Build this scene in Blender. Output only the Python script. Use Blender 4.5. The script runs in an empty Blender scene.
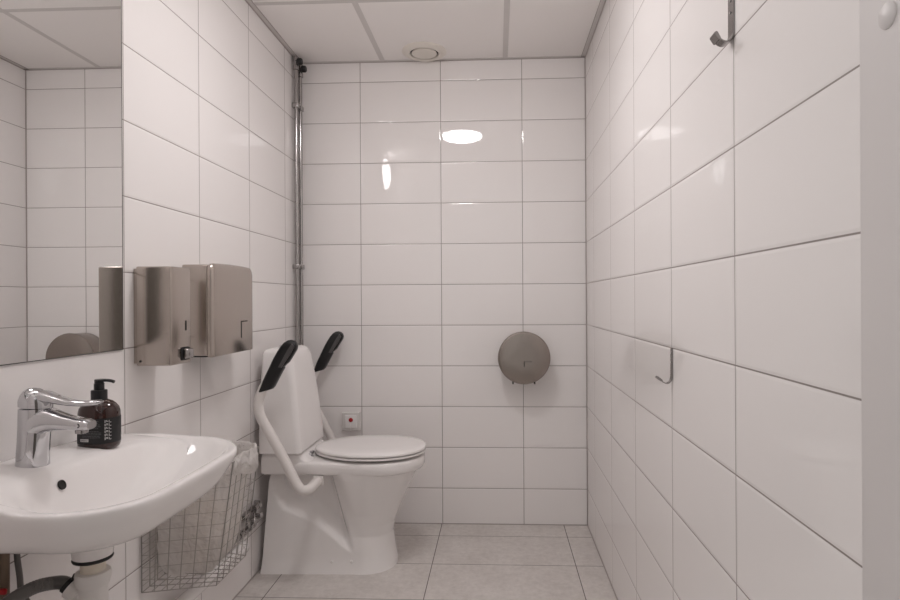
import bpy, bmesh, math, random
from math import sin, cos, pi, sqrt, radians
from mathutils import Vector, Matrix

random.seed(7)
SC = bpy.context.scene
COL = SC.collection
# ------------------------------------------------------------------ room
CH, XL, XR, YB, ZC = 1.09644, -0.97606, 0.43467, 2.91432, 2.275
YF = 0.728                       # inner face of the front wall (doorway)
TW, TH, TZ = 0.398, 0.2, 0.17478

# ------------------------------------------------------------------ materials
def nodes(name):
    m = bpy.data.materials.new(name); m.use_nodes = True
    nt = m.node_tree
    return m, nt, nt.nodes['Principled BSDF'], nt.nodes['Material Output']

def simple(name, col, rough=0.5, metal=0.0, coat=0.0, spec=0.5, noise=0.0, nscale=40, trans=0.0, ior=1.45):
    m, nt, b, o = nodes(name)
    b.inputs['Base Color'].default_value = (*col, 1)
    b.inputs['Roughness'].default_value = rough
    b.inputs['Metallic'].default_value = metal
    b.inputs['Coat Weight'].default_value = coat
    b.inputs['Specular IOR Level'].default_value = spec
    b.inputs['Transmission Weight'].default_value = trans
    b.inputs['IOR'].default_value = ior
    if noise > 0:
        g = nt.nodes.new('ShaderNodeNewGeometry')
        n = nt.nodes.new('ShaderNodeTexNoise'); n.inputs['Scale'].default_value = nscale
        n.inputs['Detail'].default_value = 4
        bp = nt.nodes.new('ShaderNodeBump'); bp.inputs['Strength'].default_value = noise
        bp.inputs['Distance'].default_value = 0.002
        nt.links.new(g.outputs['Position'], n.inputs['Vector'])
        nt.links.new(n.outputs['Fac'], bp.inputs['Height'])
        nt.links.new(bp.outputs['Normal'], b.inputs['Normal'])
    return m

def tile_mat(name, axes, offs, sizes, tile_a, tile_b, grout, rough, gw=0.0014, bump=0.0012, soft=0.006, stone=False, wavy=0.03):
    """Grid of tiles in world metres: axes = two position axes, offs = a joint on each, sizes = pitch."""
    m, nt, b, o = nodes(name)
    N, L = nt.nodes.new, nt.links.new
    geo = N('ShaderNodeNewGeometry'); sep = N('ShaderNodeSeparateXYZ')
    L(geo.outputs['Position'], sep.inputs[0])
    def math_(op, a, v=None, c=None):
        n = N('ShaderNodeMath'); n.operation = op
        for i, x in enumerate((a, v, c)):
            if x is None: continue
            if isinstance(x, (int, float)): n.inputs[i].default_value = x
            else: L(x, n.inputs[i])
        return n.outputs[0]
    ds, cells = [], []
    for ax, of, sz in zip(axes, offs, sizes):
        t = math_('DIVIDE', math_('SUBTRACT', sep.outputs[ax], of), sz)
        fr = math_('FRACT', t)
        cells.append(math_('FLOOR', t))
        ds.append(math_('MULTIPLY', math_('MINIMUM', fr, math_('SUBTRACT', 1.0, fr)), sz))
    d = math_('MINIMUM', ds[0], ds[1])
    mask = N('ShaderNodeMapRange'); mask.interpolation_type = 'SMOOTHSTEP'
    mask.inputs['From Min'].default_value = gw * 0.7; mask.inputs['From Max'].default_value = gw * 1.3
    L(d, mask.inputs['Value'])
    hgt = N('ShaderNodeMapRange'); hgt.interpolation_type = 'SMOOTHSTEP'
    hgt.inputs['From Min'].default_value = gw * 0.6; hgt.inputs['From Max'].default_value = gw + soft
    L(d, hgt.inputs['Value'])
    # per tile tint
    comb = N('ShaderNodeCombineXYZ'); L(cells[0], comb.inputs[0]); L(cells[1], comb.inputs[1])
    wn = N('ShaderNodeTexWhiteNoise'); wn.noise_dimensions = '3D'; L(comb.outputs[0], wn.inputs['Vector'])
    mixt = N('ShaderNodeMix'); mixt.data_type = 'RGBA'
    mixt.inputs['A'].default_value = (*tile_a, 1); mixt.inputs['B'].default_value = (*tile_b, 1)
    if stone:
        n1 = N('ShaderNodeTexNoise'); n1.inputs['Scale'].default_value = 38; n1.inputs['Detail'].default_value = 6
        n1.inputs['Roughness'].default_value = 0.7
        L(geo.outputs['Position'], n1.inputs['Vector'])
        n2 = N('ShaderNodeTexNoise'); n2.inputs['Scale'].default_value = 7; n2.inputs['Detail'].default_value = 3
        L(geo.outputs['Position'], n2.inputs['Vector'])
        s = math_('ADD', math_('MULTIPLY', n1.outputs['Fac'], 0.75), math_('MULTIPLY', n2.outputs['Fac'], 0.35))
        mr = N('ShaderNodeMapRange'); mr.inputs['From Min'].default_value = 0.38; mr.inputs['From Max'].default_value = 0.72
        L(s, mr.inputs['Value'])
        L(mr.outputs['Result'], mixt.inputs['Factor'])
    else:
        L(wn.outputs['Value'], mixt.inputs['Factor'])
    mix = N('ShaderNodeMix'); mix.data_type = 'RGBA'
    mix.inputs['A'].default_value = (*grout, 1)
    L(mixt.outputs['Result'], mix.inputs['B']); L(mask.outputs['Result'], mix.inputs['Factor'])
    L(mix.outputs['Result'], b.inputs['Base Color'])
    rg = N('ShaderNodeMapRange'); rg.inputs['To Min'].default_value = 0.75; rg.inputs['To Max'].default_value = rough
    L(mask.outputs['Result'], rg.inputs['Value']); L(rg.outputs['Result'], b.inputs['Roughness'])
    nz = N('ShaderNodeTexNoise'); nz.inputs['Scale'].default_value = 60 if stone else 5.0
    nz.inputs['Detail'].default_value = 3 if stone else 1
    L(geo.outputs['Position'], nz.inputs['Vector'])
    b0 = N('ShaderNodeBump'); b0.inputs['Strength'].default_value = wavy; b0.inputs['Distance'].default_value = 0.01
    L(nz.outputs['Fac'], b0.inputs['Height'])
    b1 = N('ShaderNodeBump'); b1.inputs['Strength'].default_value = 0.6; b1.inputs['Distance'].default_value = bump
    L(hgt.outputs['Result'], b1.inputs['Height']); L(b0.outputs['Normal'], b1.inputs['Normal'])
    L(b1.outputs['Normal'], b.inputs['Normal'])
    return m

def brushed(name, col, rough, vertical=True):
    m, nt, b, o = nodes(name)
    N, L = nt.nodes.new, nt.links.new
    geo = N('ShaderNodeNewGeometry'); mp = N('ShaderNodeMapping')
    mp.inputs['Scale'].default_value = (400, 400, 6) if vertical else (8, 400, 400)
    nz = N('ShaderNodeTexNoise'); nz.inputs['Scale'].default_value = 1.0; nz.inputs['Detail'].default_value = 3
    L(geo.outputs['Position'], mp.inputs['Vector']); L(mp.outputs[0], nz.inputs['Vector'])
    cr = N('ShaderNodeMapRange'); cr.inputs['To Min'].default_value = rough - .01; cr.inputs['To Max'].default_value = rough + .015
    L(nz.outputs['Fac'], cr.inputs['Value']); L(cr.outputs['Result'], b.inputs['Roughness'])
    mx = N('ShaderNodeMix'); mx.data_type = 'RGBA'
    mx.inputs['A'].default_value = (*[c * .985 for c in col], 1); mx.inputs['B'].default_value = (*[min(1, c * 1.015) for c in col], 1)
    L(nz.outputs['Fac'], mx.inputs['Factor']); L(mx.outputs['Result'], b.inputs['Base Color'])
    bp = N('ShaderNodeBump'); bp.inputs['Strength'].default_value = 0.02; bp.inputs['Distance'].default_value = 0.0002
    L(nz.outputs['Fac'], bp.inputs['Height']); L(bp.outputs['Normal'], b.inputs['Normal'])
    b.inputs['Metallic'].default_value = 1
    return m

def emis(name, col, s):
    m, nt, b, o = nodes(name)
    b.inputs['Base Color'].default_value = (.9, .9, .9, 1)
    b.inputs['Emission Color'].default_value = (*col, 1)
    b.inputs['Emission Strength'].default_value = s
    return m

TA, TB, GR = (.845, .820, .812), (.858, .833, .825), (.27, .238, .225)
M = {}
M['tile_back'] = tile_mat('tile_back', (0, 2), (-0.66987, TZ), (TW, TH), TA, TB, GR, 0.012, wavy=.0015)
M['tile_left'] = tile_mat('tile_left', (1, 2), (1.51989, TZ), (TW, TH), TA, TB, GR, 0.012, wavy=.0015)
M['tile_right'] = tile_mat('tile_right', (1, 2), (1.10865, TZ), (TW, TH), TA, TB, GR, 0.012, wavy=.0015)
M['tile_front'] = tile_mat('tile_front', (0, 2), (-0.66987, TZ), (TW, TH), TA, TB, GR, 0.012, wavy=.0015)
M['floor'] = tile_mat('floor_tile', (0, 1), (-0.2755, 2.4675), (0.5945, 0.2975), (.54, .505, .48), (.70, .665, .64), (.12, .105, .098), 0.40, gw=0.0016, bump=.001, soft=.002, stone=True, wavy=.12)
M['silicone_and_gap_shade'] = simple('joint_silicone_and_gap_shade', (.40, .36, .345), .6)
M['ceiling'] = simple('ceiling_panel', (.90, .875, .86), .9, noise=.25, nscale=300)
M['tbar'] = simple('ceiling_grid_paint', (.66, .635, .62), .6)
M['added_wall'] = simple('added_wall_dark', (.16, .14, .125), .7)  # dark colour of the added wall, meant for steel reflections
M['paint'] = simple('door_frame_paint', (.66, .635, .63), .45)
M['porcelain'] = simple('porcelain', (.85, .828, .82), .03, coat=.0)
M['switch'] = simple('switch_plastic', (.70, .68, .665), .3)
M['plastic'] = simple('white_plastic', (.83, .808, .80), .2)
M['trap'] = simple('trap_plastic', (.74, .72, .70), .35)
M['cream'] = simple('cream_plastic', (.72, .66, .57), .4)
M['tube'] = simple('painted_tube', (.78, .75, .73), .28)
M['chrome'] = simple('chrome', (.60, .60, .615), .05, metal=1)
M['dull_chrome'] = simple('dull_chrome', (.40, .385, .38), .2, metal=1)
M['hook_steel'] = simple('hook_steel', (.30, .285, .28), .25, metal=1)
M['pipe_chrome'] = simple('pipe_chrome', (.42, .405, .40), .16, metal=1)
M['steel'] = brushed('brushed_steel', (.50, .45, .41), .22)
M['steel_round'] = brushed('brushed_steel_round', (.34, .30, .272), .26)  # base darkened to stand in for the dark doorway the drum reflects
M['black'] = simple('black_rubber', (.012, .012, .013), .45)
M['grip'] = simple('black_grip', (.012, .012, .013), .38, noise=.2, nscale=400)
M['grip_grey'] = simple('grey_grip_inlay', (.085, .08, .08), .35)
M['hose'] = simple('grey_hose', (.15, .145, .14), .45)
M['brass'] = simple('aged_brass', (.20, .15, .11), .4, metal=.6)
M['red'] = simple('red_plastic', (.42, .015, .02), .35)
M['amber'] = simple('amber_plastic', (.030, .009, .006), .10, coat=.5)
M['pump'] = simple('black_pump', (.010, .010, .011), .28)
M['label'] = simple('black_label', (.014, .014, .015), .5)
M['print_grey'] = simple('grey_print', (.10, .10, .105), .6)
M['print_white'] = simple('white_print', (.60, .59, .58), .6)
M['wire'] = simple('wire_steel', (.46, .44, .42), .38, metal=.85)
M['paper'] = simple('brown_paper', (.70, .60, .50), .9, noise=.4, nscale=60)
M['dark'] = simple('dark_gap', (.02, .018, .017), .7)
M['mirror'] = simple('mirror_silver', (.86, .86, .855), .0, metal=1)
M['mirror_edge'] = simple('mirror_edge_grey', (.06, .058, .055), .4)
M['valve'] = simple('vent_enamel', (.78, .74, .68), .4)
M['shade'] = emis('opal_shade_lit', (1.0, .957, .950), 20.0)
M['shade_wall'] = emis('opal_wall_shade_lit', (1.0, .957, .950), 9.5)

def bag_mat():
    m, nt, b, o = nodes('thin_white_film')
    N, L = nt.nodes.new, nt.links.new
    b.inputs['Base Color'].default_value = (.92, .895, .88, 1); b.inputs['Roughness'].default_value = .28
    geo = N('ShaderNodeNewGeometry')
    nz = N('ShaderNodeTexNoise'); nz.inputs['Scale'].default_value = 26; nz.inputs['Detail'].default_value = 5
    nz.inputs['Distortion'].default_value = 1.4
    L(geo.outputs['Position'], nz.inputs['Vector'])
    bp = N('ShaderNodeBump'); bp.inputs['Strength'].default_value = 1.0; bp.inputs['Distance'].default_value = .026
    L(nz.outputs['Fac'], bp.inputs['Height']); L(bp.outputs['Normal'], b.inputs['Normal'])
    tl = N('ShaderNodeBsdfTranslucent'); tl.inputs['Color'].default_value = (.9, .87, .84, 1)
    tp = N('ShaderNodeBsdfTransparent')
    m1 = N('ShaderNodeMixShader'); m1.inputs[0].default_value = .35
    L(b.outputs[0], m1.inputs[1]); L(tl.outputs[0], m1.inputs[2])
    m2 = N('ShaderNodeMixShader'); m2.inputs[0].default_value = .14
    L(m1.outputs[0], m2.inputs[1]); L(tp.outputs[0], m2.inputs[2])
    L(m2.outputs[0], o.inputs['Surface'])
    return m
M['bag'] = bag_mat()

# ------------------------------------------------------------------ mesh helpers
class MB:
    def __init__(s): s.v = []; s.f = []
    def add(s, vs, fs):
        k = len(s.v); s.v += [tuple(p) for p in vs]; s.f += [tuple(i + k for i in f) for f in fs]; return s
    def loft(s, rings, cap0=True, cap1=True, closed=True):
        n = len(rings[0]); vs = [p for r in rings for p in r]; fs = []
        for i in range(len(rings) - 1):
            for j in range(n if closed else n - 1):
                a, b = i * n + j, i * n + (j + 1) % n
                fs.append((a, b, b + n, a + n))
        if cap0: fs.append(tuple(range(n - 1, -1, -1)))
        if cap1: fs.append(tuple((len(rings) - 1) * n + j for j in range(n)))
        return s.add(vs, fs)
    def tube(s, path, r, n=12, cap=True, closed=False, rs=None):
        P = [Vector(p) for p in path]; rings = []
        up = None
        for i, p in enumerate(P):
            a = P[i - 1] if (i > 0 or closed) else p
            b = P[(i + 1) % len(P)] if (i < len(P) - 1 or closed) else p
            t = (b - a).normalized()
            if up is None:
                up = Vector((0, 0, 1)) if abs(t.z) < .9 else Vector((1, 0, 0))
            side = t.cross(up).normalized(); up = side.cross(t).normalized()
            rr = rs[i] if rs else r
            rings.append([p + (side * cos(2 * pi * k / n) + up * sin(2 * pi * k / n)) * rr for k in range(n)])
        if closed: rings.append(rings[0]); cap = False
        return s.loft(rings, cap, cap)
    def lathe(s, prof, c, axis='Z', n=40, cap=True):
        """prof: list of (radius, height along axis)."""
        rings = []
        for r, h in prof:
            ring = []
            for k in range(n):
                a = 2 * pi * k / n; u, w = r * cos(a), r * sin(a)
                if axis == 'Z': q = (u, w, h)
                elif axis == 'Y': q = (w, h, u)
                else: q = (h, u, w)
                ring.append((c[0] + q[0], c[1] + q[1], c[2] + q[2]))
            rings.append(ring)
        return s.loft(rings, cap, cap)
    def box(s, a, b, bev=0.0, seg=2):
        x0, x1 = sorted((a[0], b[0])); y0, y1 = sorted((a[1], b[1])); z0, z1 = sorted((a[2], b[2]))
        bm = bmesh.new()
        bmesh.ops.create_cube(bm, size=1)
        for v in bm.verts:
            v.co = Vector((x0 + (v.co.x + .5) * (x1 - x0), y0 + (v.co.y + .5) * (y1 - y0), z0 + (v.co.z + .5) * (z1 - z0)))
        if bev > 0:
            bmesh.ops.bevel(bm, geom=bm.edges[:], offset=bev, segments=seg, affect='EDGES', profile=.5)
        bm.verts.index_update()
        vs = [v.co.copy() for v in bm.verts]; fs = [tuple(v.index for v in f.verts) for f in bm.faces]
        bm.free()
        return s.add(vs, fs)

def obj(name, mb, mat, parent=None, smooth=True, ang=40, sub=0, solid=0):
    me = bpy.data.meshes.new(name)
    me.from_pydata(mb.v, [], mb.f); me.validate(); me.update()
    bm = bmesh.new(); bm.from_mesh(me); bmesh.ops.recalc_face_normals(bm, faces=bm.faces[:]); bm.to_mesh(me); bm.free()
    me.materials.append(mat)
    for p in me.polygons: p.use_smooth = smooth
    if smooth: me.set_sharp_from_angle(angle=radians(ang))
    o = bpy.data.objects.new(name, me); COL.objects.link(o)
    if parent:
        o.parent = parent
        wl = Vector(parent.location)
        q = parent.parent
        while q: wl += Vector(q.location); q = q.parent
        o.location = -wl
    if solid:
        md = o.modifiers.new('thickness', 'SOLIDIFY'); md.thickness = solid; md.offset = 0
    if sub:
        md = o.modifiers.new('subdivision', 'SUBSURF'); md.levels = sub; md.render_levels = sub
    return o

def recenter(o):
    """children of a mesh part need that part's own origin at zero offset"""
    return o

def thing(name, label, cat, loc, group=None):
    o = bpy.data.objects.new(name, None); COL.objects.link(o); o.empty_display_size = .05
    o.location = loc; o['label'] = label; o['category'] = cat
    if group: o['group'] = group
    return o

def tag(o, label, cat, group=None):
    o['label'] = label; o['category'] = cat
    if group: o['group'] = group
    return o

def struct(name, mb, mat, parent=None, smooth=False, **k):
    o = obj(name, mb, mat, parent, smooth=smooth, **k)
    if parent is None: o['kind'] = 'structure'
    return o

def sstep(t):
    t = max(0., min(1., t)); return t * t * (3 - 2 * t)
def interp(x, pts):
    if x <= pts[0][0]: return pts[0][1]
    for (a, b), (c, d) in zip(pts, pts[1:]):
        if x <= c: return b + (d - b) * (x - a) / (c - a)
    return pts[-1][1]
def smooth_path(pts, n=8):
    P = [Vector(p) for p in pts]; out = []
    for i in range(len(P) - 1):
        p0 = P[max(i - 1, 0)]; p1 = P[i]; p2 = P[i + 1]; p3 = P[min(i + 2, len(P) - 1)]
        for k in range(n):
            t = k / n
            out.append(.5 * ((2 * p1) + (p2 - p0) * t + (2 * p0 - 5 * p1 + 4 * p2 - p3) * t * t + (3 * p1 - p0 - 3 * p2 + p3) * t ** 3))
    out.append(P[-1]); return out
def rrect(x0, x1, y0, y1, rs, n=8, m=6):
    """rounded rectangle in plan; rs = radii at (x1,y1),(x0,y1),(x0,y0),(x1,y0); fixed point count."""
    pts = []
    cs = [((x1, y1), 0, rs[0]), ((x0, y1), 90, rs[1]), ((x0, y0), 180, rs[2]), ((x1, y0), 270, rs[3])]
    arcs = []
    for (cx, cy), a0, r in cs:
        sx = -1 if cx == x1 else 1; sy = -1 if cy == y1 else 1
        c = (cx + sx * r, cy + sy * r)
        arcs.append([(c[0] + r * cos(radians(a0 + 90 * k / n)), c[1] + r * sin(radians(a0 + 90 * k / n))) for k in range(n + 1)])
    for i in range(4):
        a = arcs[i]; b = arcs[(i + 1) % 4]
        pts += a
        for k in range(1, m): pts.append((a[-1][0] + (b[0][0] - a[-1][0]) * k / m, a[-1][1] + (b[0][1] - a[-1][1]) * k / m))
    return pts

# ------------------------------------------------------------------ room shell
W = .1
struct('wall_back', MB().box((XL - W, YB, -.05), (XR + W, YB + W, ZC + .1)), M['tile_back'])
struct('wall_left', MB().box((XL - W, YF - .12, -.05), (XL, YB, ZC + .1)), M['tile_left'])
struct('wall_right', MB().box((XR, YF - .12, -.05), (XR + W, YB, ZC + .1)), M['tile_right'])
fw = MB()
fw.box((XL, YF - .12, 0), (-.70, YF, ZC)).box((-.70, YF - .12, 2.12), (XR, YF, ZC))
struct('wall_front', fw, M['tile_front'])
struct('floor', MB().box((XL - W, -2.6, -.1), (XR + W, YB + W, 0)), M['floor'])
struct('wall_added_dark', MB().box((XR + .10, -2.6, -.05), (XR + .20, YF - .12, 2.6)), M['added_wall'])  # unseen wall added so the dispenser steel reflects something dark
# suspended ceiling: panels between a grid of T bars
gx = [XL, -.556, .046, XR]; gy = [YF, 1.15, 1.735, 2.322, YB]
cp = MB()
cp.box((XL - W, YF - .12, ZC + .0012), (XR + W, YB + W, ZC + .1))
struct('ceiling', cp, M['ceiling'])
n = 1
for x in gx[1:-1]:
    struct('trim_%d' % n, MB().box((x - .012, YF, ZC + .0002), (x + .012, YB, ZC + .006)), M['tbar']); n += 1
for y in gy[1:-1]:
    struct('trim_%d' % n, MB().box((XL, y - .012, ZC + .0004), (XR, y + .012, ZC + .006)), M['tbar']); n += 1
for a, b in (((XL, YF, ZC - .001), (XL + .02, YB, ZC + .006)), ((XR - .02, YF, ZC - .001), (XR, YB, ZC + .006)),
             ((XL, YB - .016, ZC - .001), (XR, YB, ZC + .006)), ((XL, YF, ZC - .001), (XR, YF + .02, ZC + .006))):
    struct('trim_%d' % n, MB().box(a, b), M['tbar']); n += 1
# silicone joints in the corners; strips inside the ceiling angles are painted shadow gaps
for a, b in (((XR - .004, YB - .004, 0), (XR, YB, ZC)), ((XL, YB - .004, 0), (XL + .004, YB, ZC)),
             ((XL, YB - .004, 0), (XR, YB, .003)), ((XL, YF, 0), (XL + .004, YB, .003)), ((XR - .004, YF, 0), (XR, YB, .003)),
             ((XL, YB - .003, ZC - .004), (XR, YB, ZC)), ((XL + .0195, YF, ZC - .0012), (XL + .0215, YB, ZC + .003)), ((XR - .0215, YF, ZC - .0012), (XR - .0195, YB, ZC + .003)), ((XL, YF, ZC - .005), (XL + .003, YB, ZC)), ((XR - .003, YF, ZC - .005), (XR, YB, ZC))):
    struct('trim_%d' % n, MB().box(a, b), M['silicone_and_gap_shade']); n += 1
# door lining in the right foreground
jr = MB().box((.4225, -.16, 0), (XR, .7135, 2.14), .004, 3)
d1 = struct('door_1', jr, M['paint'], smooth=True)
obj('screw_cap', MB().lathe([(.0, -.0045), (.011, -.004), (.0142, -.0015), (.0145, .001)], (.4225, .660, 1.401), 'X', 28), M['paint'], d1)
struct('door_2', MB().box((-.70, YF - .16, 0), (-.688, YF + .012, 2.12), .003), M['paint'], smooth=True)

# ------------------------------------------------------------------ mirror
t = thing('wall_mirror', 'large frameless wall mirror above the washbasin on the left wall', 'mirror', (XL, 1.24, .9745))
mz0, mz1, my0, my1 = .9745, 1.93, .98, 1.506
obj('glass', MB().box((XL + .0038, my0, mz0), (XL + .0042, my1, mz1)), M['mirror'], t, smooth=False)
obj('backing', MB().box((XL + .0002, my0, mz0 - .0018), (XL + .0037, my1 + .004, mz1)), M['mirror_edge'], t, smooth=False)

# ------------------------------------------------------------------ soap dispenser (steel)
t = thing('soap_dispenser', 'tall narrow brushed steel soap dispenser with push button next to mirror', 'dispenser', (XL, 1.622, .924))
sx0, sx1, sy0, sy1, sz0, sz1 = -.968, -.872, 1.556, 1.662, .925, 1.192
body = obj('body', MB().box((sx0, sy0, sz0), (sx1, sy1, sz1), .004, 3), M['steel'], t)
obj('mount_plate', MB().box((XL + .0005, sy0 + .003, sz0 + .006), (sx0 + .002, sy1 - .003, sz1 - .006)), M['steel'], t, smooth=False)
obj('button_recess', MB().box((sx1 - .002, 1.606, .934), (sx1 + .0025, 1.650, .970), .004), M['black'], t)
obj('push_button', MB().box((sx1, 1.613, .938), (sx1 + .016, 1.648, .966), .005, 3), M['dull_chrome'], t)
obj('level_slot', MB().box((sx1 - .002, 1.629, 1.016), (sx1 + .0008, 1.637, 1.044), .001), M['dark'], t)
obj('screw', MB().lathe([(.0, -.0015), (.003, -.0012), (.0032, 0.0005)], (-.956, sy0, .937), 'Y', 14), M['dark'], t)

# ------------------------------------------------------------------ paper towel dispenser (steel)
t = thing('towel_dispenser', 'wide brushed steel paper towel dispenser with rounded front beyond the soap dispenser', 'dispenser', (XL, 1.957, .925))
ty0, ty1, tz0, tz1 = 1.800, 2.105, .924, 1.214
obj('back_case', MB().box((XL + .0005, ty0 + .003, tz0 + .004), (-.8945, ty1 - .003, tz1 - .002), .005, 3), M['steel'], t)
rings = []
for x, ins, top in ((-.893, 0.001, .0), (-.884, .000, .0), (-.8795, .0025, .002), (-.8762, .007, .008), (-.875, .013, .017)):
    y0, y1, z0, z1 = ty0 + ins, ty1 - ins, tz0 + ins * .15, tz1 - top
    pl = rrect(y0, y1, z0, z1, (.022, .022, .003, .003), 6, 8)
    ring = []
    for (y, z) in pl:
        arch = .005 * (1 - ((y - (ty0 + ty1) / 2) / .16) ** 2) * max(0, (z - tz0) / (tz1 - tz0))
        bow = 0
        ring.append((x + bow, y, z + arch))
    rings.append(ring)
obj('front_cover', MB().loft(rings), M['steel'], t, ang=35)
obj('opening', MB().box((-.955, ty0 + .02, tz0 - .001), (-.900, ty1 - .02, tz0 + .006)), M['dark'], t, smooth=False)
mk = MB().box((-.8755, 1.999, .972), (-.8745, 2.006, 1.030)).box((-.8755, 1.999, 1.0265), (-.8745, 2.052, 1.030))
obj('lock_mark', mk, M['dark'], t, smooth=False)

# ------------------------------------------------------------------ toilet roll dispenser (round steel) on back wall
tx, tzc = .1255, .8240
t = thing('toilet_roll_dispenser', 'round brushed steel toilet roll dispenser on the back wall', 'dispenser', (tx, YB, tzc))
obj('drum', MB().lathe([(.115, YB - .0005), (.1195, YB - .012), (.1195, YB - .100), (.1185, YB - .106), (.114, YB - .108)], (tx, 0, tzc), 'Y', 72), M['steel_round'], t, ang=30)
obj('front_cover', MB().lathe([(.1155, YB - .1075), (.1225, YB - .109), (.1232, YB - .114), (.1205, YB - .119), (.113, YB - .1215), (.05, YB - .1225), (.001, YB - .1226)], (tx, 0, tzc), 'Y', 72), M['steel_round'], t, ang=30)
obj('lock_slot', MB().box((tx - .002, YB - .1232, tzc - .040), (tx + .002, YB - .1215, tzc - .014)), M['dark'], t, smooth=False)
mk = MB()
for i in range(6): mk.box((tx + .006 + i * .0052, YB - .1229, tzc - .0185), (tx + .0098 + i * .0052, YB - .1215, tzc - .0145))
obj('stamped_mark', mk, M['print_grey'], t, smooth=False)
for s in (-1, 1):
    obj('tear_tab', MB().box((tx + s * .051 - .004, YB - .104, tzc - .1245), (tx + s * .051 + .002, YB - .045, tzc - .104)), M['black'], t, smooth=False)

# ------------------------------------------------------------------ exhaust valve in the ceiling
t = thing('exhaust_vent', 'round cream exhaust valve in the ceiling near the back wall', 'vent', (-.338, 2.806, ZC))
c = (-.338, 2.806, 0)
obj('rim', MB().lathe([(.067, ZC + .010), (.067, ZC - .006), (.069, ZC - .0125), (.076, ZC - .0150), (.086, ZC - .0135), (.099, ZC - .008), (.1045, ZC - .003), (.1045, ZC + .003)], c, 'Z', 56, cap=False), M['valve'], t)
obj('throat', MB().lathe([(.0, ZC - .0005), (.067, ZC - .0005)], c, 'Z', 40, cap=False), M['dark'], t)
obj('plug', MB().lathe([(.050, ZC - .002), (.058, ZC - .006), (.060, ZC - .0095), (.057, ZC - .0125), (.03, ZC - .014), (.0, ZC - .0145)], c, 'Z', 48), M['valve'], t)

# ------------------------------------------------------------------ lamps (outside the frame; seen in the tiles)
t = thing('ceiling_lamp', 'round opal ceiling lamp reflected as an oval glow in the back wall tiles', 'lamp', (-.235, 1.745, ZC))
c = (-.235, 1.745, 0)
obj('base', MB().lathe([(.10, ZC), (.136, ZC), (.140, ZC - .006), (.140, ZC - .048), (.10, ZC - .048)], c, 'Z', 48), M['plastic'], t)
obj('shade', MB().lathe([(.1395, ZC - .0485), (.141, ZC - .053), (.136, ZC - .062), (.118, ZC - .071), (.088, ZC - .078), (.045, ZC - .082), (.001, ZC - .083)], c, 'Z', 48), M['shade'], t)
t = thing('wall_lamp', 'round opal wall lamp high above the mirror', 'lamp', (XL, 1.05, 2.12))
c = (0, 1.05, 2.12)
obj('base', MB().lathe([(.09, XL), (.118, XL), (.125, XL + .01), (.125, XL + .080), (.09, XL + .080)], c, 'X', 48), M['plastic'], t)
obj('shade', MB().lathe([(.124, XL + .0802), (.118, XL + .090), (.100, XL + .103), (.070, XL + .112), (.035, XL + .117), (.001, XL + .118)], c, 'X', 48), M['shade_wall'], t)

# ------------------------------------------------------------------ corner riser pipes
t = thing('riser_pipes', 'pair of thin chrome pipes rising in the back left corner', 'pipe', (-.955, 2.83, 0))
PX = ((-.958, 2.818), (-.955, 2.868))
for x, y in PX:
    obj('pipe', MB().tube([(x, y, .30), (x, y, 2.262)], .0098, 16), M['pipe_chrome'], t)
for z in (2.035, 1.262):
    br = MB().box((XL + .0005, 2.803, z - .011), (-.945, 2.833, z + .011), .002).box((XL + .0005, 2.853, z - .011), (-.942, 2.883, z + .011), .002)
    br.box((XL + .0005, 2.81, z - .006), (-.966, 2.868, z + .006))
    obj('bracket', br, M['dull_chrome'], t)
for (x, y), zz in zip(PX, (2.232, 2.215)):
    obj('fitting', MB().lathe([(.0098, zz - .028), (.015, zz - .026), (.015, zz - .008), (.0125, zz - .006), (.0125, zz + .014), (.0155, zz + .016), (.0155, zz + .034), (.0098, zz + .036)], (x, y, 0), 'Z', 20), M['dull_chrome'], t)
    obj('valve_cap', MB().lathe([(.004, 0), (.013, .001), (.016, .006), (.016, .020), (.012, .025), (.0, .0255)], (x + .009, y - .010, zz + .010), 'X', 20), M['black'], t)

# ------------------------------------------------------------------ alarm switch on the back wall
t = thing('alarm_switch', 'small white pull-cord alarm switch with red dot low on the back wall', 'switch', (-.7195, YB, .503))
x0, x1, z0, z1 = -.7635, -.676, .459, .548
obj('frame', MB().box((x0, YB - .022, z0), (x1, YB - .0005, z1), .003, 3), M['switch'], t)
obj('rocker', MB().box((-.748, YB - .027, .472), (-.690, YB - .018, .536), .003, 3), M['plastic'], t)
obj('red_button', MB().lathe([(.0105, YB - .026), (.0105, YB - .0285), (.008, YB - .0305), (.0, YB - .031)], (-.7185, 0, .513), 'Y', 24), M['red'], t)
obj('cord', MB().tube(smooth_path([(-.7185, YB - .027, .494), (-.7195, YB - .031, .486), (-.720, YB - .028, .46), (-.722, YB - .012, .38), (-.722, YB - .008, .25)]), .0016, 8), M['plastic'], t)

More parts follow.
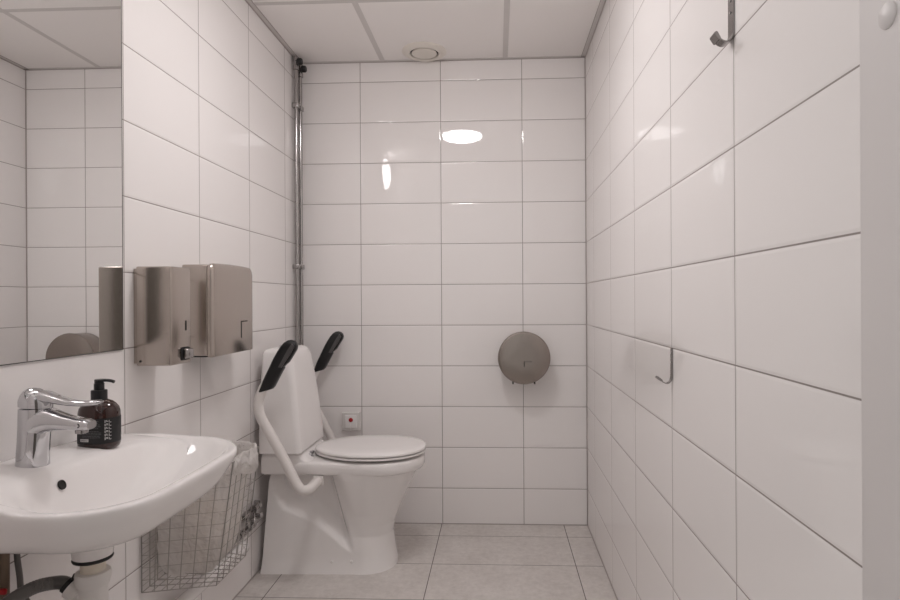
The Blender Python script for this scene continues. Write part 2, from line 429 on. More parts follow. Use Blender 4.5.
# ------------------------------------------------------------------ wall hooks on the right wall
def hook(label, y, ztop, zbot, reach, w, nholes=0):
    t = thing('wall_hook', label, 'hook', (XR, y, zbot), 'chrome hooks on the right wall')
    x = XR - .0008
    prof = [(x - .001, ztop), (x - .0015, zbot + .030), (x - .0022, zbot + .014), (x - .006, zbot + .005), (x - .013, zbot + .001),
            (x - .021, zbot + .003), (x - .028, zbot + .009), (x - reach, zbot + .0135)]
    P = smooth_path([(px, y, pz) for px, pz in prof], 6)
    th = .0011; rings = []
    for i, p in enumerate(P):
        a, b = P[max(i - 1, 0)], P[min(i + 1, len(P) - 1)]
        d = (b - a).normalized(); nrm = Vector((d.z, 0, -d.x))
        e1 = Vector((0, 1, 0)) * w / 2
        rings.append([p + e1 + nrm * th, p - e1 + nrm * th, p - e1 - nrm * th, p + e1 - nrm * th])
    obj('strap', MB().loft(rings), M['hook_steel'], t, ang=30)
    q = P[-1]; d = (P[-1] - P[-3]).normalized(); nrm = Vector((d.z, 0, -d.x))
    rings = []
    for s, g in ((-.010, .0016), (-.008, .0028), (.004, .0032), (.006, .002)):
        pc = q + d * s; e1 = Vector((0, 1, 0)) * (w / 2 + .0006)
        rings.append([pc + e1 + nrm * g, pc - e1 + nrm * g, pc - e1 - nrm * g, pc + e1 - nrm * g])
    obj('tip', MB().loft(rings), M['hook_steel'], t, ang=30)
    if nholes:
        mb = MB()
        for k in range(nholes):
            mb.lathe([(.0, x - .0042), (.0026, x - .0038), (.0026, x - .001)], (0, y, ztop - .012 - k * .022), 'X', 12)
        obj('screw', mb, M['chrome'], t)
    return t
hook('upper chrome strip hook on the right wall at the top edge of photo', 1.114, 1.70, 1.5645, .031, .024, 4)
hook('small lower chrome hook on the right wall, level with the toilet roll dispenser', 1.500, .9745, .8865, .034, .013, 2)

# ------------------------------------------------------------------ toilet
YC = 2.49
t = thing('toilet', 'white floor-standing toilet with cistern and raised black-gripped support arms', 'toilet', (-.68, YC, 0))
ZS = [(-.96, .46), (-.925, .40), (-.905, .375), (-.885, .315), (-.86, .285), (-.82, .268), (-.749, .243), (-.68, .188), (-.615, .132), (-.56, .09), (-.5, .06)]
def zs(x): return interp(x, ZS)
def xl_(z): return interp(z, [(0, -.575), (.135, -.606), (.377, -.672), (.42, -.69)])
def nose(z): return interp(z, [(0, -.424), (.02, -.424), (.08, -.433), (.135, -.441), (.18, -.433), (.23, -.413), (.31, -.378), (.385, -.343), (.42, -.322)])
def bowl_w(x, z):
    xn = nose(z); rb = interp(z, [(0, .118), (.06, .112), (.14, .106), (.23, .122), (.31, .146), (.385, .166), (.42, .172)])
    xc = xn - rb * 1.12
    if x >= xc: return rb * sqrt(max(0, 1 - ((x - xc) / (xn - xc)) ** 2))
    return rb
def ramp(t_, a=.12):
    t_ = max(0., min(1., t_))
    if t_ < a: return t_ * t_ / (2 * a * (1 - a))
    if t_ > 1 - a: return 1 - (1 - t_) ** 2 / (2 * a * (1 - a))
    return (t_ - a / 2) / (1 - a)
def width(x, z):
    skirt = interp(x, [(-.96, .132), (-.60, .122)]) - .012 * z / .42
    b = bowl_w(x, z)
    xn = nose(z)
    k = sstep((x - (xl_(z) - .02)) / .09)
    w = (skirt * (1 - k) + b * k)
    m = ramp((z - zs(x) + .040) / .075) * sstep((xl_(z) - x + .014) / .036)
    w += .013 * max(0, 1 - z / .075) ** 2 - .008 * (1 - k)
    return w - m * (.056 if x > -.9 else .056 * sstep((x + .955) / .05))
NZ, NS = 84, 90
rings = []
for i in range(NZ + 1):
    z = .42 * i / NZ
    xb = interp(z, [(0, -.957), (.4, -.925), (.42, -.925)]); xn = nose(z)
    side = []
    for j in range(NS + 1):
        u = j / NS; s = 1 - (1 - u) ** 2.2
        x = xb + (xn - xb) * s
        side.append((x, width(x, z) if j < NS else 0.0))
    ring = [(x, YC - w, z) for x, w in side] + [(x, YC + w, z) for x, w in reversed(side[:-1])]
    rings.append(ring)
obj('pedestal', MB().loft(rings), M['porcelain'], t, ang=60)

def deck_outline(ins=0.0, n=64):
    pts = []
    x0, x1 = -.948 + ins, -.306 - ins
    for k in range(n):
        a = 2 * pi * k / n
        ca, sa = cos(a), sin(a)
        if ca >= 0:
            xc, rx, ry, e = -.50, x1 + .50, .178 - ins, 2.15
        else:
            xc, rx, ry, e = -.50, -.50 - x0, .178 - ins, 5.0
        x = xc + rx * math.copysign(abs(ca) ** (2 / e), ca); y = ry * math.copysign(abs(sa) ** (2 / e), sa)
        if x < -.50: y *= 1 - .145 * sstep((-.50 - x) / .42)
        pts.append((x, y))
    return pts
rings = []
for z, ins in ((.404, .03), (.4045, .013), (.408, .005), (.416, .001), (.432, .0), (.446, .0005), (.4525, .004), (.4548, .010), (.4555, .03)):
    rings.append([(x, YC + y, z) for x, y in deck_outline(ins)])
obj('bowl_rim', MB().loft(rings), M['porcelain'], t, ang=60)
# plinth under the cistern
rings = []
for z, ins, fx in ((.4045, .004, -.70), (.410, 0, -.70), (.45, 0, -.74), (.466, 0, -.764), (.479, .002, -.776), (.486, .006, -.784), (.487, .012, -.79)):
    rings.append([(x, YC + y, z) for x, y in rrect(-.949 + ins, fx, -.151 + ins, .151 - ins, (.03, .012, .012, .03))])
obj('cistern_plinth', MB().loft(rings), M['porcelain'], t, ang=60)
# cistern
rings = []
for z, x0, x1, hy, r in ((.490, -.946, -.786, .160, .02), (.493, -.949, -.779, .167, .022), (.56, -.949, -.785, .166, .022), (.70, -.948, -.800, .156, .024),
                         (.80, -.946, -.813, .147, .026), (.865, -.944, -.823, .139, .028), (.886, -.943, -.829, .133, .032), (.898, -.940, -.838, .122, .034), (.905, -.925, -.858, .100, .02)):
    rings.append([(x, YC - .004 + y, z) for x, y in rrect(x0, x1, -hy, hy, (r, .012, .012, r), 8, 6)])
obj('cistern', MB().loft(rings), M['porcelain'], t, ang=50)
obj('flush_button', MB().lathe([(.026, .900), (.026, .909), (.023, .913), (.0, .914)], (-.890, YC - .02, 0), 'Z', 32), M['chrome'], t)
# seat and lid
def lid_outline(ins, n=72):
    pts = []
    for k in range(n):
        a = 2 * pi * k / n; ca, sa = cos(a), sin(a)
        if ca >= 0: x = -.52 + (.219 - ins) * abs(ca) ** (2 / 2.1)
        else: x = -.52 - (.245 - ins) * abs(ca) ** (2 / 2.6)
        y = (.181 - ins) * math.copysign(abs(sa) ** (2 / 2.2), sa)
        if x < -.56: y *= 1 - .17 * sstep((-.56 - x) / .20)
        pts.append((x, y))
    return pts
def plate(zs_):
    rings = []
    for z, ins in zs_: rings.append([(x, YC + y, z + .0 * x) for x, y in lid_outline(ins)])
    return MB().loft(rings)
obj('seat', plate(((.4655, .03), (.4655, .006), (.467, .002), (.471, .001), (.4742, .004), (.4752, .012))), M['plastic'], t, ang=50)
obj('lid', plate(((.4795, .03), (.4795, .005), (.480, .001), (.485, .0), (.489, .003), (.4915, .009), (.494, .03), (.4955, .08))), M['plastic'], t, ang=50)
for s in (-1, 1):
    obj('hinge', MB().lathe([(.011, .458), (.011, .463), (.006, .465), (.006, .482), (.0, .4825)], (-.765, YC + s * .082, 0), 'Z', 18).tube([(-.765, YC + s * .082 - .012, .473), (-.765, YC + s * .082 + .03, .473)], .006, 12), M['chrome'], t)
for px in (-.672, -.592):
    obj('bolt_cap', MB().lathe([(.007, 0), (.0075, -.002), (.005, -.006), (.0, -.007)], (px, YC - width(px, .045) + .003, .045), 'Y', 18), M['plastic'], t)
# support arms, folded up
for s, ya, xo in ((-1, 2.21, 0), (1, 2.83, 0.013)):
    tb = smooth_path([(-.712 + xo, YC + s * .155, .386), (-.713 + xo, ya - s * .040, .384), (-.718 + xo, ya - s * .012, .383), (-.736 + xo, ya, .385), (-.757 + xo, ya, .407), (-.785 + xo, ya, .462),
                      (-.822 + xo, ya, .533), (-.866 + xo, ya, .610), (-.893 + xo, ya, .660), (-.902 + xo, ya, .705), (-.893 + xo, ya, .745), (-.872 + xo, ya, .785), (-.84 + xo, ya, .835)], 7)
    if s > 0: tb = [Vector((p.x - .040 * (1 - sstep((p.z - .56) / .18)), p.y, p.z)) for p in tb]
    arm = obj('support_arm', MB().tube(tb, .0185, 18), M['tube'], t)
    dx = -.040 if s > 0 else 0
    obj('arm_mount', MB().box((-.732 + xo + dx, YC + s * .145, .366), (-.690 + xo + dx, YC + s * .170, .4035), .004), M['tube'], t)
    # grip: flat-backed pad, cut off obliquely at its lower end, rounded at the top
    # (left edge x, z) and (right edge x, z) along its length, half thickness across
    G = [((-.903, .752), (-.846, .767), .019), ((-.900, .757), (-.838, .776), .0205), ((-.872, .818), (-.806, .836), .0215), ((-.863, .836), (-.800, .846), .0215), ((-.858, .846), (-.803, .850), .0215), ((-.842, .880), (-.782, .868), .0215),
         ((-.826, .908), (-.764, .896), .021), ((-.814, .926), (-.753, .914), .0205), ((-.801, .941), (-.750, .926), .019), ((-.787, .9495), (-.753, .938), .016), ((-.776, .951), (-.761, .946), .009)]
    rings = []
    for (lx, lz), (rx, rz), ht in G:
        cx0, cz0, ux, uz = (lx + rx) / 2, (lz + rz) / 2, (rx - lx) / 2, (rz - lz) / 2
        ring = []
        for k in range(28):
            ang = 2 * pi * k / 28; ca, sa = cos(ang), sin(ang); e = 2 / 3.4
            u = math.copysign(abs(ca) ** e, ca); w_ = ht * math.copysign(abs(sa) ** e, sa)
            ring.append((cx0 + xo + ux * u, ya + w_, cz0 + uz * u))
        rings.append(ring)
    gp = obj('grip', MB().loft(rings), M['grip'], t, ang=50)
    inl = MB()
    for sy in (-1, 1):
        y_ = ya + sy * .0215
        pl = [(-.818, .850), (-.806, .848), (-.770, .900), (-.757, .926), (-.766, .938), (-.784, .912)]
        inl.loft([[(x + xo, y_ - sy * .004, z) for x, z in pl], [(x + xo, y_ + sy * .0008, z) for x, z in pl]])
    obj('grip_inlay', inl, M['grip_grey'], gp, smooth=False)

# ------------------------------------------------------------------ washbasin
t = thing('washbasin', 'white wall-mounted ceramic washbasin with overflow hole under the mirror', 'sink', (XL, 1.22, .60))
def zraise(x, y):
    return .034 * sstep((-.765 - x) / .11) * max(0, 1 - ((y - 1.14) / .40) ** 2)
def sring(z, i_f, i_n, i_y, i_b, rf, rb, lift=0.0):
    """plan ring: insets at front, near end, far end, back"""
    x0, x1, y0, y1 = XL + .001 + i_b, -.604 - i_f, .930 + i_n, 1.513 - i_y
    ring = []
    for x, y in rrect(x0, x1, y0, y1, (min(rf * 1.3, (x1 - x0) * .6), rb, rb, rf * .95), 10, 10):
        # front and ends bow out slightly
        ring.append((x - .014 * ((y - 1.2) / .3) ** 2 * max(0, (x - x0) / (x1 - x0)), y, z + lift * zraise(x, y)))
    return ring
S = [sring(.630, .13, .20, .30, .10, .05, .04), sring(.641, .10, .16, .25, .06, .07, .04), sring(.654, .070, .085, .19, .02, .09, .03), sring(.669, .040, .045, .115, .0, .11, .02),
     sring(.685, .022, .022, .070, .0, .12, .015), sring(.710, .011, .011, .036, 0, .13, .015), sring(.726, .003, .003, .010, 0, .135, .015, .5), sring(.741, .0, .0, .0, 0, .135, .015, 1),
     sring(.748, .002, .002, .002, 0, .134, .015, 1), sring(.7505, .007, .007, .007, .0, .13, .015, 1), sring(.7495, .016, .018, .018, .006, .125, .02, 1),
     sring(.7465, .026, .030, .032, .112, .12, .06, 1), sring(.738, .034, .042, .045, .122, .115, .075, .9), sring(.715, .050, .062, .075, .134, .11, .08, .4),
     sring(.685, .075, .095, .13, .148, .10, .08), sring(.664, .105, .14, .20, .160, .08, .07), sring(.659, .135, .19, .28, .175, .04, .04)]
for r_ in S: pass
basin = obj('basin', MB().loft(S), M['porcelain'], t, ang=180, sub=1)
obj('drain_boss', MB().lathe([(.050, .650), (.043, .628), (.0375, .614), (.0355, .592), (.030, .590)], (-.809, 1.155, 0), 'Z', 36), M['porcelain'], t)
obj('drain_ring', MB().lathe([(.0, .664), (.030, .664), (.032, .662), (.030, .657)], (-.800, 1.155, 0), 'Z', 30), M['chrome'], t)
hx, hy, hz = -.8470, 1.118, .742
import_dir = Vector((.93, 0, .37)).normalized()
rings = []
for r_, h_ in ((.0095, .002), (.0095, .0045), (.0078, .005), (.0066, .0035), (.0, .0030)):
    e2 = import_dir.cross(Vector((0, 1, 0)))
    rings.append([Vector((hx, hy, hz)) + import_dir * h_ + (Vector((0, 1, 0)) * cos(2 * pi * k / 24) + e2 * sin(2 * pi * k / 24)) * r_ for k in range(24)])
obj('overflow_hole', MB().loft(rings), M['dark'], t)

# ------------------------------------------------------------------ mixer tap
FY, FX, FZ = 1.128, -.911, .7665
t = thing('basin_tap', 'chrome single-lever mixer tap at the back of the washbasin', 'tap', (FX, FY, FZ))
def ell(cx_, cz_, rx, ry, n=28, tilt=0.0, e=2.0):
    out = []
    for k in range(n):
        a = 2 * pi * k / n; u = rx * math.copysign(abs(cos(a)) ** (2 / e), cos(a)); w_ = ry * math.copysign(abs(sin(a)) ** (2 / e), sin(a))
        out.append((cx_ + u * cos(tilt), FY + w_, cz_ + u * sin(tilt)))
    return out
rings = [ell(FX + dx, FZ + h, rx, ry) for dx, h, rx, ry in ((.0, -.004, .0295, .0275), (0, .004, .0295, .0275), (.001, .03, .0285, .0265), (.003, .06, .0280, .0262), (.005, .090, .0285, .0265), (.0065, .115, .0292, .027), (.007, .124, .0292, .027), (.007, .1255, .026, .024))]
obj('body', MB().loft(rings), M['chrome'], t)
def sect(x, z, hw, hh, tilt=0.0, e=2.6, n=28):
    out = []
    for k in range(n):
        a = 2 * pi * k / n; v = hw * math.copysign(abs(cos(a)) ** (2 / e), cos(a)); w_ = hh * math.copysign(abs(sin(a)) ** (2 / e), sin(a))
        out.append((x - sin(tilt) * w_, FY + v, z + cos(tilt) * w_))
    return out
sp = [(FX + .000, FZ + .092, .0255, .0345, -.02), (FX + .012, FZ + .0945, .0268, .0325, -.05), (FX + .024, FZ + .0985, .0255, .0275, -.08), (FX + .037, FZ + .1005, .0238, .0228, -.10), (FX + .052, FZ + .0985, .022, .0185, -.12), (FX + .074, FZ + .0955, .0200, .0145, -.12), (FX + .095, FZ + .093, .0185, .0120, -.10), (FX + .112, FZ + .0915, .0172, .0112, -.06), (FX + .120, FZ + .0910, .014, .008, 0)]
obj('spout', MB().loft([sect(*q) for q in sp]), M['chrome'], t)
obj('aerator', MB().lathe([(.0105, FZ + .086), (.0115, FZ + .083), (.0115, FZ + .0755), (.009, FZ + .0745)], (FX + .100, FY, 0), 'Z', 24), M['dull_chrome'], t)
obj('temperature_mark', MB().lathe([(.0, -.0177), (.0042, -.0175), (.0042, -.0150)], (FX + .104, FY, FZ + .0922), 'Y', 16), M['black'], t)
rings = [ell(FX + .007 + dx, FZ + h, rx, ry, tilt=-.1) for dx, h, rx, ry in ((0, .1275, .0265, .025), (0, .127, .0295, .0275), (0, .137, .0295, .0275), (0, .148, .0262, .0245), (-.001, .156, .020, .0185), (-.002, .161, .012, .011), (-.002, .163, .003, .003))]
lev = MB().loft(rings)
lv = [(FX + .010, FZ + .147, .019, .0125, -.1), (FX + .032, FZ + .1455, .0185, .0105, -.2), (FX + .052, FZ + .140, .0160, .0080, -.22), (FX + .076, FZ + .1345, .0135, .0062, -.10), (FX + .100, FZ + .1325, .0125, .0055, .04), (FX + .122, FZ + .1335, .0130, .0052, .08), (FX + .134, FZ + .1350, .0118, .0045, .12), (FX + .141, FZ + .1360, .006, .002, .12)]
lev.loft([sect(*q) for q in lv])
obj('lever', lev, M['chrome'], t)

# ------------------------------------------------------------------ soap bottle
BX, BY, BZ = -.8975, 1.305, .7715
t = thing('soap_bottle', 'dark amber pump bottle with black label on the washbasin rim', 'bottle', (BX, BY, BZ))
def bsec(hw, hd, z, n=40, e=2.5):
    out = []
    for k in range(n):
        a = 2 * pi * k / n
        out.append((BX + hw * math.copysign(abs(cos(a)) ** (2 / e), cos(a)), BY + hd * math.copysign(abs(sin(a)) ** (2 / e), sin(a)), z))
    return out
prof = [(.035, .026, -.004), (.0405, .031, .001), (.0425, .033, .007), (.0425, .033, .072), (.0420, .0325, .079), (.0397, .031, .088), (.0345, .028, .0965), (.027, .024, .102), (.0175, .0175, .1055), (.0155, .0155, .107)]
obj('body', MB().loft([bsec(a, b, BZ + h, e=2.5 if h < .09 else 2.1) for a, b, h in prof]), M['amber'], t, ang=60)
lab = MB().loft([bsec(.0430, .0335, BZ + h) for h in (.012, .014, .066, .068)], cap0=False, cap1=False)
lb = obj('label', lab, M['label'], t, ang=60)
def patch(mb, u0, u1, z0, z1):
    """small printed mark hugging the label; u in metres along the camera-facing side (-Y) and round to +X"""
    n = max(2, int((u1 - u0) / .002)); vs = []
    ring = bsec(.0435, .0340, 0, n=400)
    # arc-length table starting at the middle of the -Y side, increasing toward +X
    P = [ring[(300 + k) % 400] for k in range(400)]
    L_ = [0]
    for k in range(1, 400): L_.append(L_[-1] + math.dist(P[k][:2], P[k - 1][:2]))
    tot = L_[-1] + math.dist(P[0][:2], P[-1][:2])
    def at(u):
        u %= tot
        for k in range(399):
            if L_[k + 1] >= u:
                f_ = (u - L_[k]) / max(1e-9, L_[k + 1] - L_[k]); return (P[k][0] + (P[k + 1][0] - P[k][0]) * f_, P[k][1] + (P[k + 1][1] - P[k][1]) * f_)
        return P[-1][:2]
    for k in range(n + 1):
        x, y = at(u0 + (u1 - u0) * k / n); vs += [(x, y, z0), (x, y, z1)]
    mb.add(vs, [(2 * k, 2 * k + 2, 2 * k + 3, 2 * k + 1) for k in range(n)])
tx_ = MB()
for row in range(5):
    u = -.016
    while u < .020:
        l = random.choice((.003, .004, .006)); patch(tx_, u, u + l, BZ + .0615 - row * .0038, BZ + .0632 - row * .0038); u += l + .0012
for row in range(5):
    u = -.016
    while u < .020:
        l = random.choice((.003, .004, .006)); patch(tx_, u, u + l, BZ + .0395 - row * .0034, BZ + .0410 - row * .0034); u += l + .0012
obj('small_print', tx_, M['print_grey'], lb, smooth=False)
bc = MB(); patch(bc, -.022, -.001, BZ + .0175, BZ + .0235)
obj('barcode_panel', bc, M['print_white'], lb, smooth=False)
bars = MB(); u = -.0195
def patch2(mb, u0, u1, z0, z1):
    k = len(mb.v); patch(mb, u0, u1, z0, z1)
    for i in range(k, len(mb.v)):
        x, y, z = mb.v[i]; mb.v[i] = (BX + (x - BX) * 1.006, BY + (y - BY) * 1.006, z)
while u < -.004:
    patch2(bars, u, u + .0007, BZ + .0190, BZ + .0220); u += random.choice((.0012, .0016, .0022))
obj('barcode', bars, M['label'], lb, smooth=False)
big = MB()
for row in range(6):
    z0 = BZ + .064 - row * .0075
    patch(big, .032, .0335, z0 - .0055, z0); patch(big, .0345, .0385 if row % 2 else .037, z0 - .0014, z0); patch(big, .0345, .0385, z0 - .0035, z0 - .0023)
    patch(big, .0400, .0412, z0 - .0055, z0); patch(big, .0420, .0450, z0 - .0055, z0 - .0042)
obj('large_print', big, M['print_white'], lb, smooth=False)
pm = MB().lathe([(.0165, BZ + .1065), (.0165, BZ + .126), (.0155, BZ + .1275), (.0105, BZ + .128), (.0105, BZ + .142), (.0095, BZ + .1425), (.0095, BZ + .1505), (.0085, BZ + .1515), (.0, BZ + .1518)], (BX, BY, 0), 'Z', 28)
noz = [(BX - .006, BY, BZ + .1480), (BX + .012, BY, BZ + .1490), (BX + .026, BY, BZ + .1482), (BX + .035, BY, BZ + .1455)]
pm.tube(smooth_path(noz, 4), .0036, 10)
obj('pump', pm, M['pump'], t, ang=40)

# ------------------------------------------------------------------ drain trap below the basin
t = thing('drain_trap', 'white plastic drain trap with grey hose hanging under the washbasin', 'pipe', (-.809, 1.155, .55))
c = (-.809, 1.155, .0105)
obj('gasket', MB().lathe([(.026, .5795), (.0355, .5795), (.0365, .577), (.0355, .5745), (.026, .5745)], c, 'Z', 36), M['black'], t)
obj('neck', MB().lathe([(.031, .5742), (.027, .570), (.0225, .567), (.0220, .538)], c, 'Z', 32), M['cream'], t)
obj('collar_nut', MB().lathe([(.022, .551), (.0305, .550), (.032, .545), (.0315, .533), (.029, .524), (.024, .522)], c, 'Z', 32), M['trap'], t)
obj('trap_body', MB().lathe([(.0255, .527), (.0265, .50), (.027, .42), (.033, .41), (.035, .36), (.030, .315), (.0, .310)], c, 'Z', 32), M['trap'], t)
bdir = Vector((-.80, -.03, .56)).normalized(); b0 = Vector((-.812, 1.153, .500))
obj('branch', MB().tube([b0, b0 + bdir * .026, b0 + bdir * .0265, b0 + bdir * .050, b0 + bdir * .0505], .017, 20, rs=[.017, .017, .0205, .0205, .0195]), M['trap'], t)
e = b0 + bdir * .048
hp = smooth_path([e, e + bdir * .016, e + Vector((-.030, -.006, .012)), e + Vector((-.054, -.024, .012)), e + Vector((-.068, -.060, .007)), e + Vector((-.076, -.115, -.006)), e + Vector((-.078, -.185, -.030))], 14)
obj('grey_hose', MB().tube(hp, .0128, 16, rs=[.0128 + (.0005 if i % 2 else -.0005) for i in range(len(hp))]), M['hose'], t)
obj('hose_clip', MB().tube([e + bdir * .002, e + bdir * .012], .0158, 20).tube([e + bdir * .006 + Vector((.010, 0, .012)), e + bdir * .009 + Vector((.017, 0, .021))], .005, 10), M['black'], t)
wp = smooth_path([(-.812, 1.165, .36), (-.845, 1.20, .352), (-.90, 1.245, .335), (-.938, 1.30, .30), (-.944, 1.36, .245), (-.944, 1.44, .208)], 8) + [Vector((-.944, 2.14, .187))]
obj('waste_pipe', MB().tube(wp, .0195, 18), M['plastic'], t)
obj('pipe_cap', MB().tube([(-.944, 2.135, .187), (-.944, 2.165, .187), (-.944, 2.17, .187)], .024, 20, rs=[.024, .024, .020]), M['plastic'], t)

t = thing('tap_supply', 'aged brass supply pipe with thin grey hose below the washbasin, left picture edge', 'pipe', (-.952, 1.14, .30))
obj('brass_pipe', MB().tube([(-.9655, 1.124, .24), (-.9655, 1.124, .60), (-.9655, 1.124, .628)], .0085, 14), M['brass'], t)
obj('thin_hose', MB().tube(smooth_path([(-.962, 1.150, .626), (-.960, 1.148, .59), (-.950, 1.142, .555), (-.932, 1.125, .53), (-.914, 1.122, .50), (-.910, 1.122, .42), (-.92, 1.122, .28)]), .0055, 12), M['hose'], t)
obj('red_tag', MB().box((-.9665, 1.108, .532), (-.951, 1.1145, .543), .002), M['red'], t)

# ------------------------------------------------------------------ chrome supply pipes near the floor by the toilet
t = thing('supply_valves', 'chrome water pipes with valves low on the left wall beside the toilet', 'pipe', (-.95, 2.25, .25))
for z, x in ((.288, -.954), (.232, -.948)):
    obj('pipe', MB().tube([(x, 1.92, z), (x, 2.335, z + .003), (x - .004, 2.345, z + .003), (XL + .001, 2.348, z + .003)], .0085, 14), M['dull_chrome'], t)
for y, z in ((2.20, .288), (2.255, .232), (2.30, .288), (2.17, .232)):
    x = -.952
    obj('fitting', MB().lathe([(.0088, y - .026), (.0145, y - .025), (.0145, y - .010), (.0115, y - .008), (.0115, y + .008), (.0145, y + .010), (.0145, y + .025), (.0088, y + .026)], (x, 0, z), 'Y', 16), M['pipe_chrome'], t)
for y, z in ((2.225, .262), (2.285, .262)):
    obj('valve', MB().tube([(-.952, y, z - .03), (-.952, y, z + .03)], .010, 14).tube([(-.952, y, z), (-.930, y, z)], .008, 14).lathe([(.008, -.930), (.012, -.929), (.013, -.923), (.010, -.919), (.0, -.918)], (0, y, z), 'X', 18), M['pipe_chrome'], t)
for y in (2.05,):
    obj('clamp', MB().box((XL + .0005, y - .008, .222), (-.937, y + .008, .300), .002), M['dull_chrome'], t)

# ------------------------------------------------------------------ wire waste basket with bag
t = thing('wire_basket', 'steel wire waste basket hung on the left wall beyond the washbasin', 'basket', (-.88, 1.73, .305))
zb, zt = .305, .640
def bpt(u, v, face):
    """basket surface: u across, v up"""
    k = v
    xf = -.786 + .037 * k                       # front
    yn_w, yn_f = 1.580 - .0 * k, 1.628 + .027 * k   # near side at wall / at front
    yf_w, yf_f = 1.880 + .02 * k, 1.820 + .015 * k
    xw = XL + .006; z = zb + (zt - zb) * v
    if face == 'near': return (xw + (xf - xw) * u, yn_w + (yn_f - yn_w) * u, z)
    if face == 'far': return (xw + (xf - xw) * u, yf_w + (yf_f - yf_w) * u, z)
    if face == 'front': return (xf, yn_f + (yf_f - yn_f) * u, z)
    if face == 'back': return (xw, yn_w + (yf_w - yn_w) * u, z)
WR = .00125
def panel(face, nu, nv):
    mb = MB()
    for i in range(nu + 1): mb.tube([bpt(i / nu, 0, face), bpt(i / nu, 1, face)], .0014, 6)
    for j in range(nv + 1): mb.tube([bpt(0, j / nv, face), bpt(1, j / nv, face)], .0007, 6)
    return mb
obj('near_panel', panel('near', 6, 10), M['wire'], t)
obj('far_panel', panel('far', 6, 10), M['wire'], t)
obj('front_panel', panel('front', 5, 10), M['wire'], t)
obj('back_panel', panel('back', 8, 20), M['wire'], t)
bt = MB()
for i in range(9):
    a = bpt(i / 8, 0, 'back'); b = bpt(i / 8, 0, 'front'); bt.tube([a, b], WR, 6)
for i in range(9):
    a = bpt(i / 8, 0, 'near'); b = bpt(i / 8, 0, 'far'); bt.tube([a, b], WR, 6)
obj('bottom_panel', bt, M['wire'], t)
rimp = [bpt(0, 1, 'near'), bpt(1, 1, 'near'), bpt(1, 1, 'far'), bpt(0, 1, 'far')]
obj('rim_wire', MB().tube(rimp, .0022, 8, closed=True), M['wire'], t)
# bag lining
def bag_ring(v, ins, n=72, wob=.0, seed=0, zoff=0.0, drop=0.0):
    corners = [Vector(bpt(0, min(v, 1), 'near')), Vector(bpt(1, min(v, 1), 'near')), Vector(bpt(1, min(v, 1), 'far')), Vector(bpt(0, min(v, 1), 'far'))]
    cen = sum(corners, Vector()) / 4
    hx_ = (corners[1].x - corners[0].x) / 2
    out = []
    for k in range(n):
        a = 2 * pi * k / n; e = 2 / 4.0
        u = math.copysign(abs(cos(a)) ** e, cos(a)); w_ = math.copysign(abs(sin(a)) ** e, sin(a))
        fu = (u + 1) / 2; fv = (w_ + 1) / 2
        p = (corners[0] * (1 - fu) + corners[1] * fu) * (1 - fv) + (corners[3] * (1 - fu) + corners[2] * fu) * fv
        d = Vector((p.x - cen.x, p.y - cen.y, 0)); L_ = d.length
        q = cen + d * (1 - ins / max(L_, .01))
        f_ = wob * (sin(a * 7 + seed) * .5 + sin(a * 13 + seed * 2.3) * .35 + sin(a * 23 + seed * 1.7) * .25)
        q += d.normalized() * f_
        q.z = zb + (zt - zb) * (v - drop * max(0, sin(a) * .75 + cos(a) * .35)) + zoff + wob * .7 * sin(a * 9 + seed * 3)
        q.x = max(q.x, XL + .012)
        out.append(q)
    return out
rings = [bag_ring(.025, .085, wob=.002), bag_ring(.037, .055, wob=.003, seed=1), bag_ring(.08, .036, wob=.004, seed=1.3), bag_ring(.16, .023, wob=.005, seed=1.8), bag_ring(.28, .014, wob=.005, seed=2.4), bag_ring(.42, .011, wob=.005, seed=3),
         bag_ring(.58, .010, wob=.005, seed=3.6), bag_ring(.74, .009, wob=.005, seed=4), bag_ring(.90, .007, wob=.004, seed=4.4), bag_ring(1.0, .003, wob=.003, seed=4.8, zoff=.006), bag_ring(1.02, -.005, wob=.005, seed=5.2, zoff=.010), bag_ring(1.0, -.013, wob=.007, seed=5.6, zoff=.006),
         bag_ring(.96, -.019, wob=.008, seed=6.1, drop=.04), bag_ring(.91, -.018, wob=.009, seed=6.8, drop=.08), bag_ring(.87, -.012, wob=.010, seed=7.4, drop=.11)]
bg = obj('bin_bag', MB().loft(rings, cap0=True, cap1=False), M['bag'], None, ang=180, sub=2)
tx2 = bpy.data.textures.new('film_folds', 'CLOUDS'); tx2.noise_scale = .045; tx2.noise_depth = 2
md = bg.modifiers.new('folds', 'DISPLACE'); md.texture = tx2; md.texture_coords = 'GLOBAL'; md.strength = .016; md.mid_level = .55
tag(bg, 'thin white bin bag lining the wire basket, folded over its rim', 'bag')
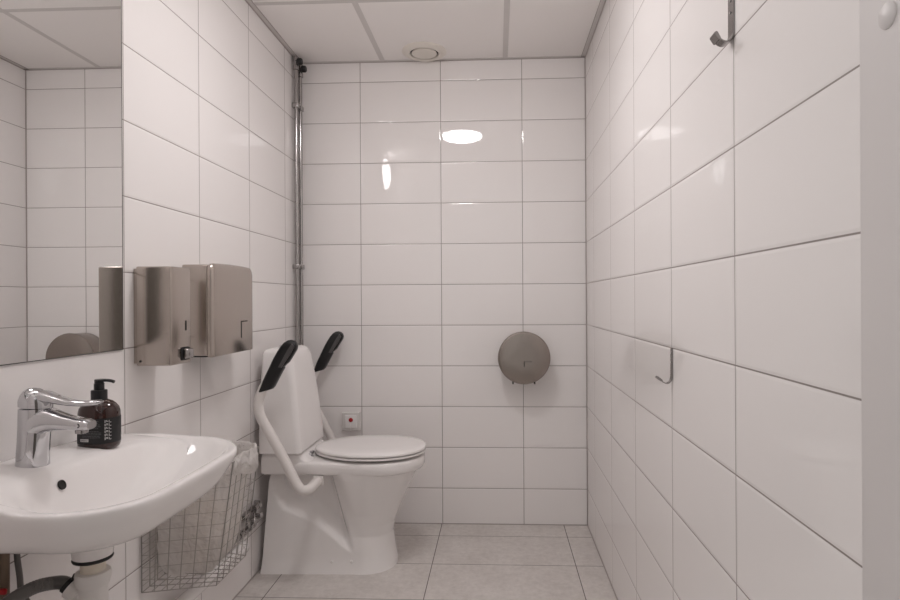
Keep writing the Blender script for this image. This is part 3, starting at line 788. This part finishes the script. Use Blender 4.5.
# crumpled paper towels in the bag
bm = bmesh.new(); mbp = MB()
for i, (px, py, pz, r) in enumerate([(-.88, 1.70, .375, .05), (-.85, 1.77, .385, .045), (-.90, 1.79, .40, .05), (-.87, 1.70, .44, .048), (-.86, 1.775, .455, .047), (-.90, 1.74, .47, .045)]):
    b2 = bmesh.new(); bmesh.ops.create_icosphere(b2, subdivisions=3, radius=r)
    rnd = random.Random(i)
    dirs = [Vector((rnd.uniform(-1, 1), rnd.uniform(-1, 1), rnd.uniform(-1, 1))).normalized() for _ in range(14)]
    for v in b2.verts:
        d = v.co.normalized(); s = 1
        for q in dirs: s -= .16 * max(0, d.dot(q) - .72) / .28
        v.co = d * r * s
    b2.verts.index_update()
    mbp.add([v.co + Vector((px, py, pz)) for v in b2.verts], [tuple(v.index for v in f.verts) for f in b2.faces]); b2.free()
bm.free()
pp = obj('crumpled_paper', mbp, M['paper'], None, ang=20)
pp['kind'] = 'stuff'; tag(pp, 'brownish crumpled paper towels showing through the bin bag', 'paper')

# ------------------------------------------------------------------ world: dim light of the corridor through the doorway
w = bpy.data.worlds.new('corridor_light'); SC.world = w; w.use_nodes = True
w.node_tree.nodes['Background'].inputs[0].default_value = (1, .96, .93, 1)
w.node_tree.nodes['Background'].inputs[1].default_value = .33

# ------------------------------------------------------------------ camera
f_, cx_, cy_, yaw, pitch, roll = 595.32265, 471.26141, 300.34941, .04324, -.00019, -.00534
R0 = Vector((cos(yaw), sin(yaw), 0)); F0 = Vector((-sin(yaw), cos(yaw), 0)); U0 = Vector((0, 0, 1))
Fp = F0 * cos(pitch) + U0 * sin(pitch); Up = -F0 * sin(pitch) + U0 * cos(pitch)
Rr = R0 * cos(roll) + Up * sin(roll); Ur = -R0 * sin(roll) + Up * cos(roll)
cam = bpy.data.cameras.new('camera'); co = bpy.data.objects.new('camera', cam); COL.objects.link(co)
mt = Matrix((Rr, Ur, -Fp)).transposed().to_4x4(); mt.translation = Vector((0, 0, CH)); co.matrix_world = mt
cam.sensor_width = 36; cam.lens = 36 * f_ / 900
cam.shift_x = (450 - cx_) / 900; cam.shift_y = (cy_ - 300) / 900
cam.clip_start = .02
SC.camera = co
SC.view_settings.view_transform = 'Standard'; SC.view_settings.look = 'None'
SC.view_settings.exposure = .88; SC.view_settings.gamma = 1; SC.view_settings.use_curve_mapping = False
SC.cycles.max_bounces = 14; SC.cycles.diffuse_bounces = 8; SC.cycles.glossy_bounces = 8; SC.cycles.transparent_max_bounces = 16
SC.cycles.caustics_reflective = True; SC.cycles.sample_clamp_indirect = 6; SC.cycles.use_denoising = True
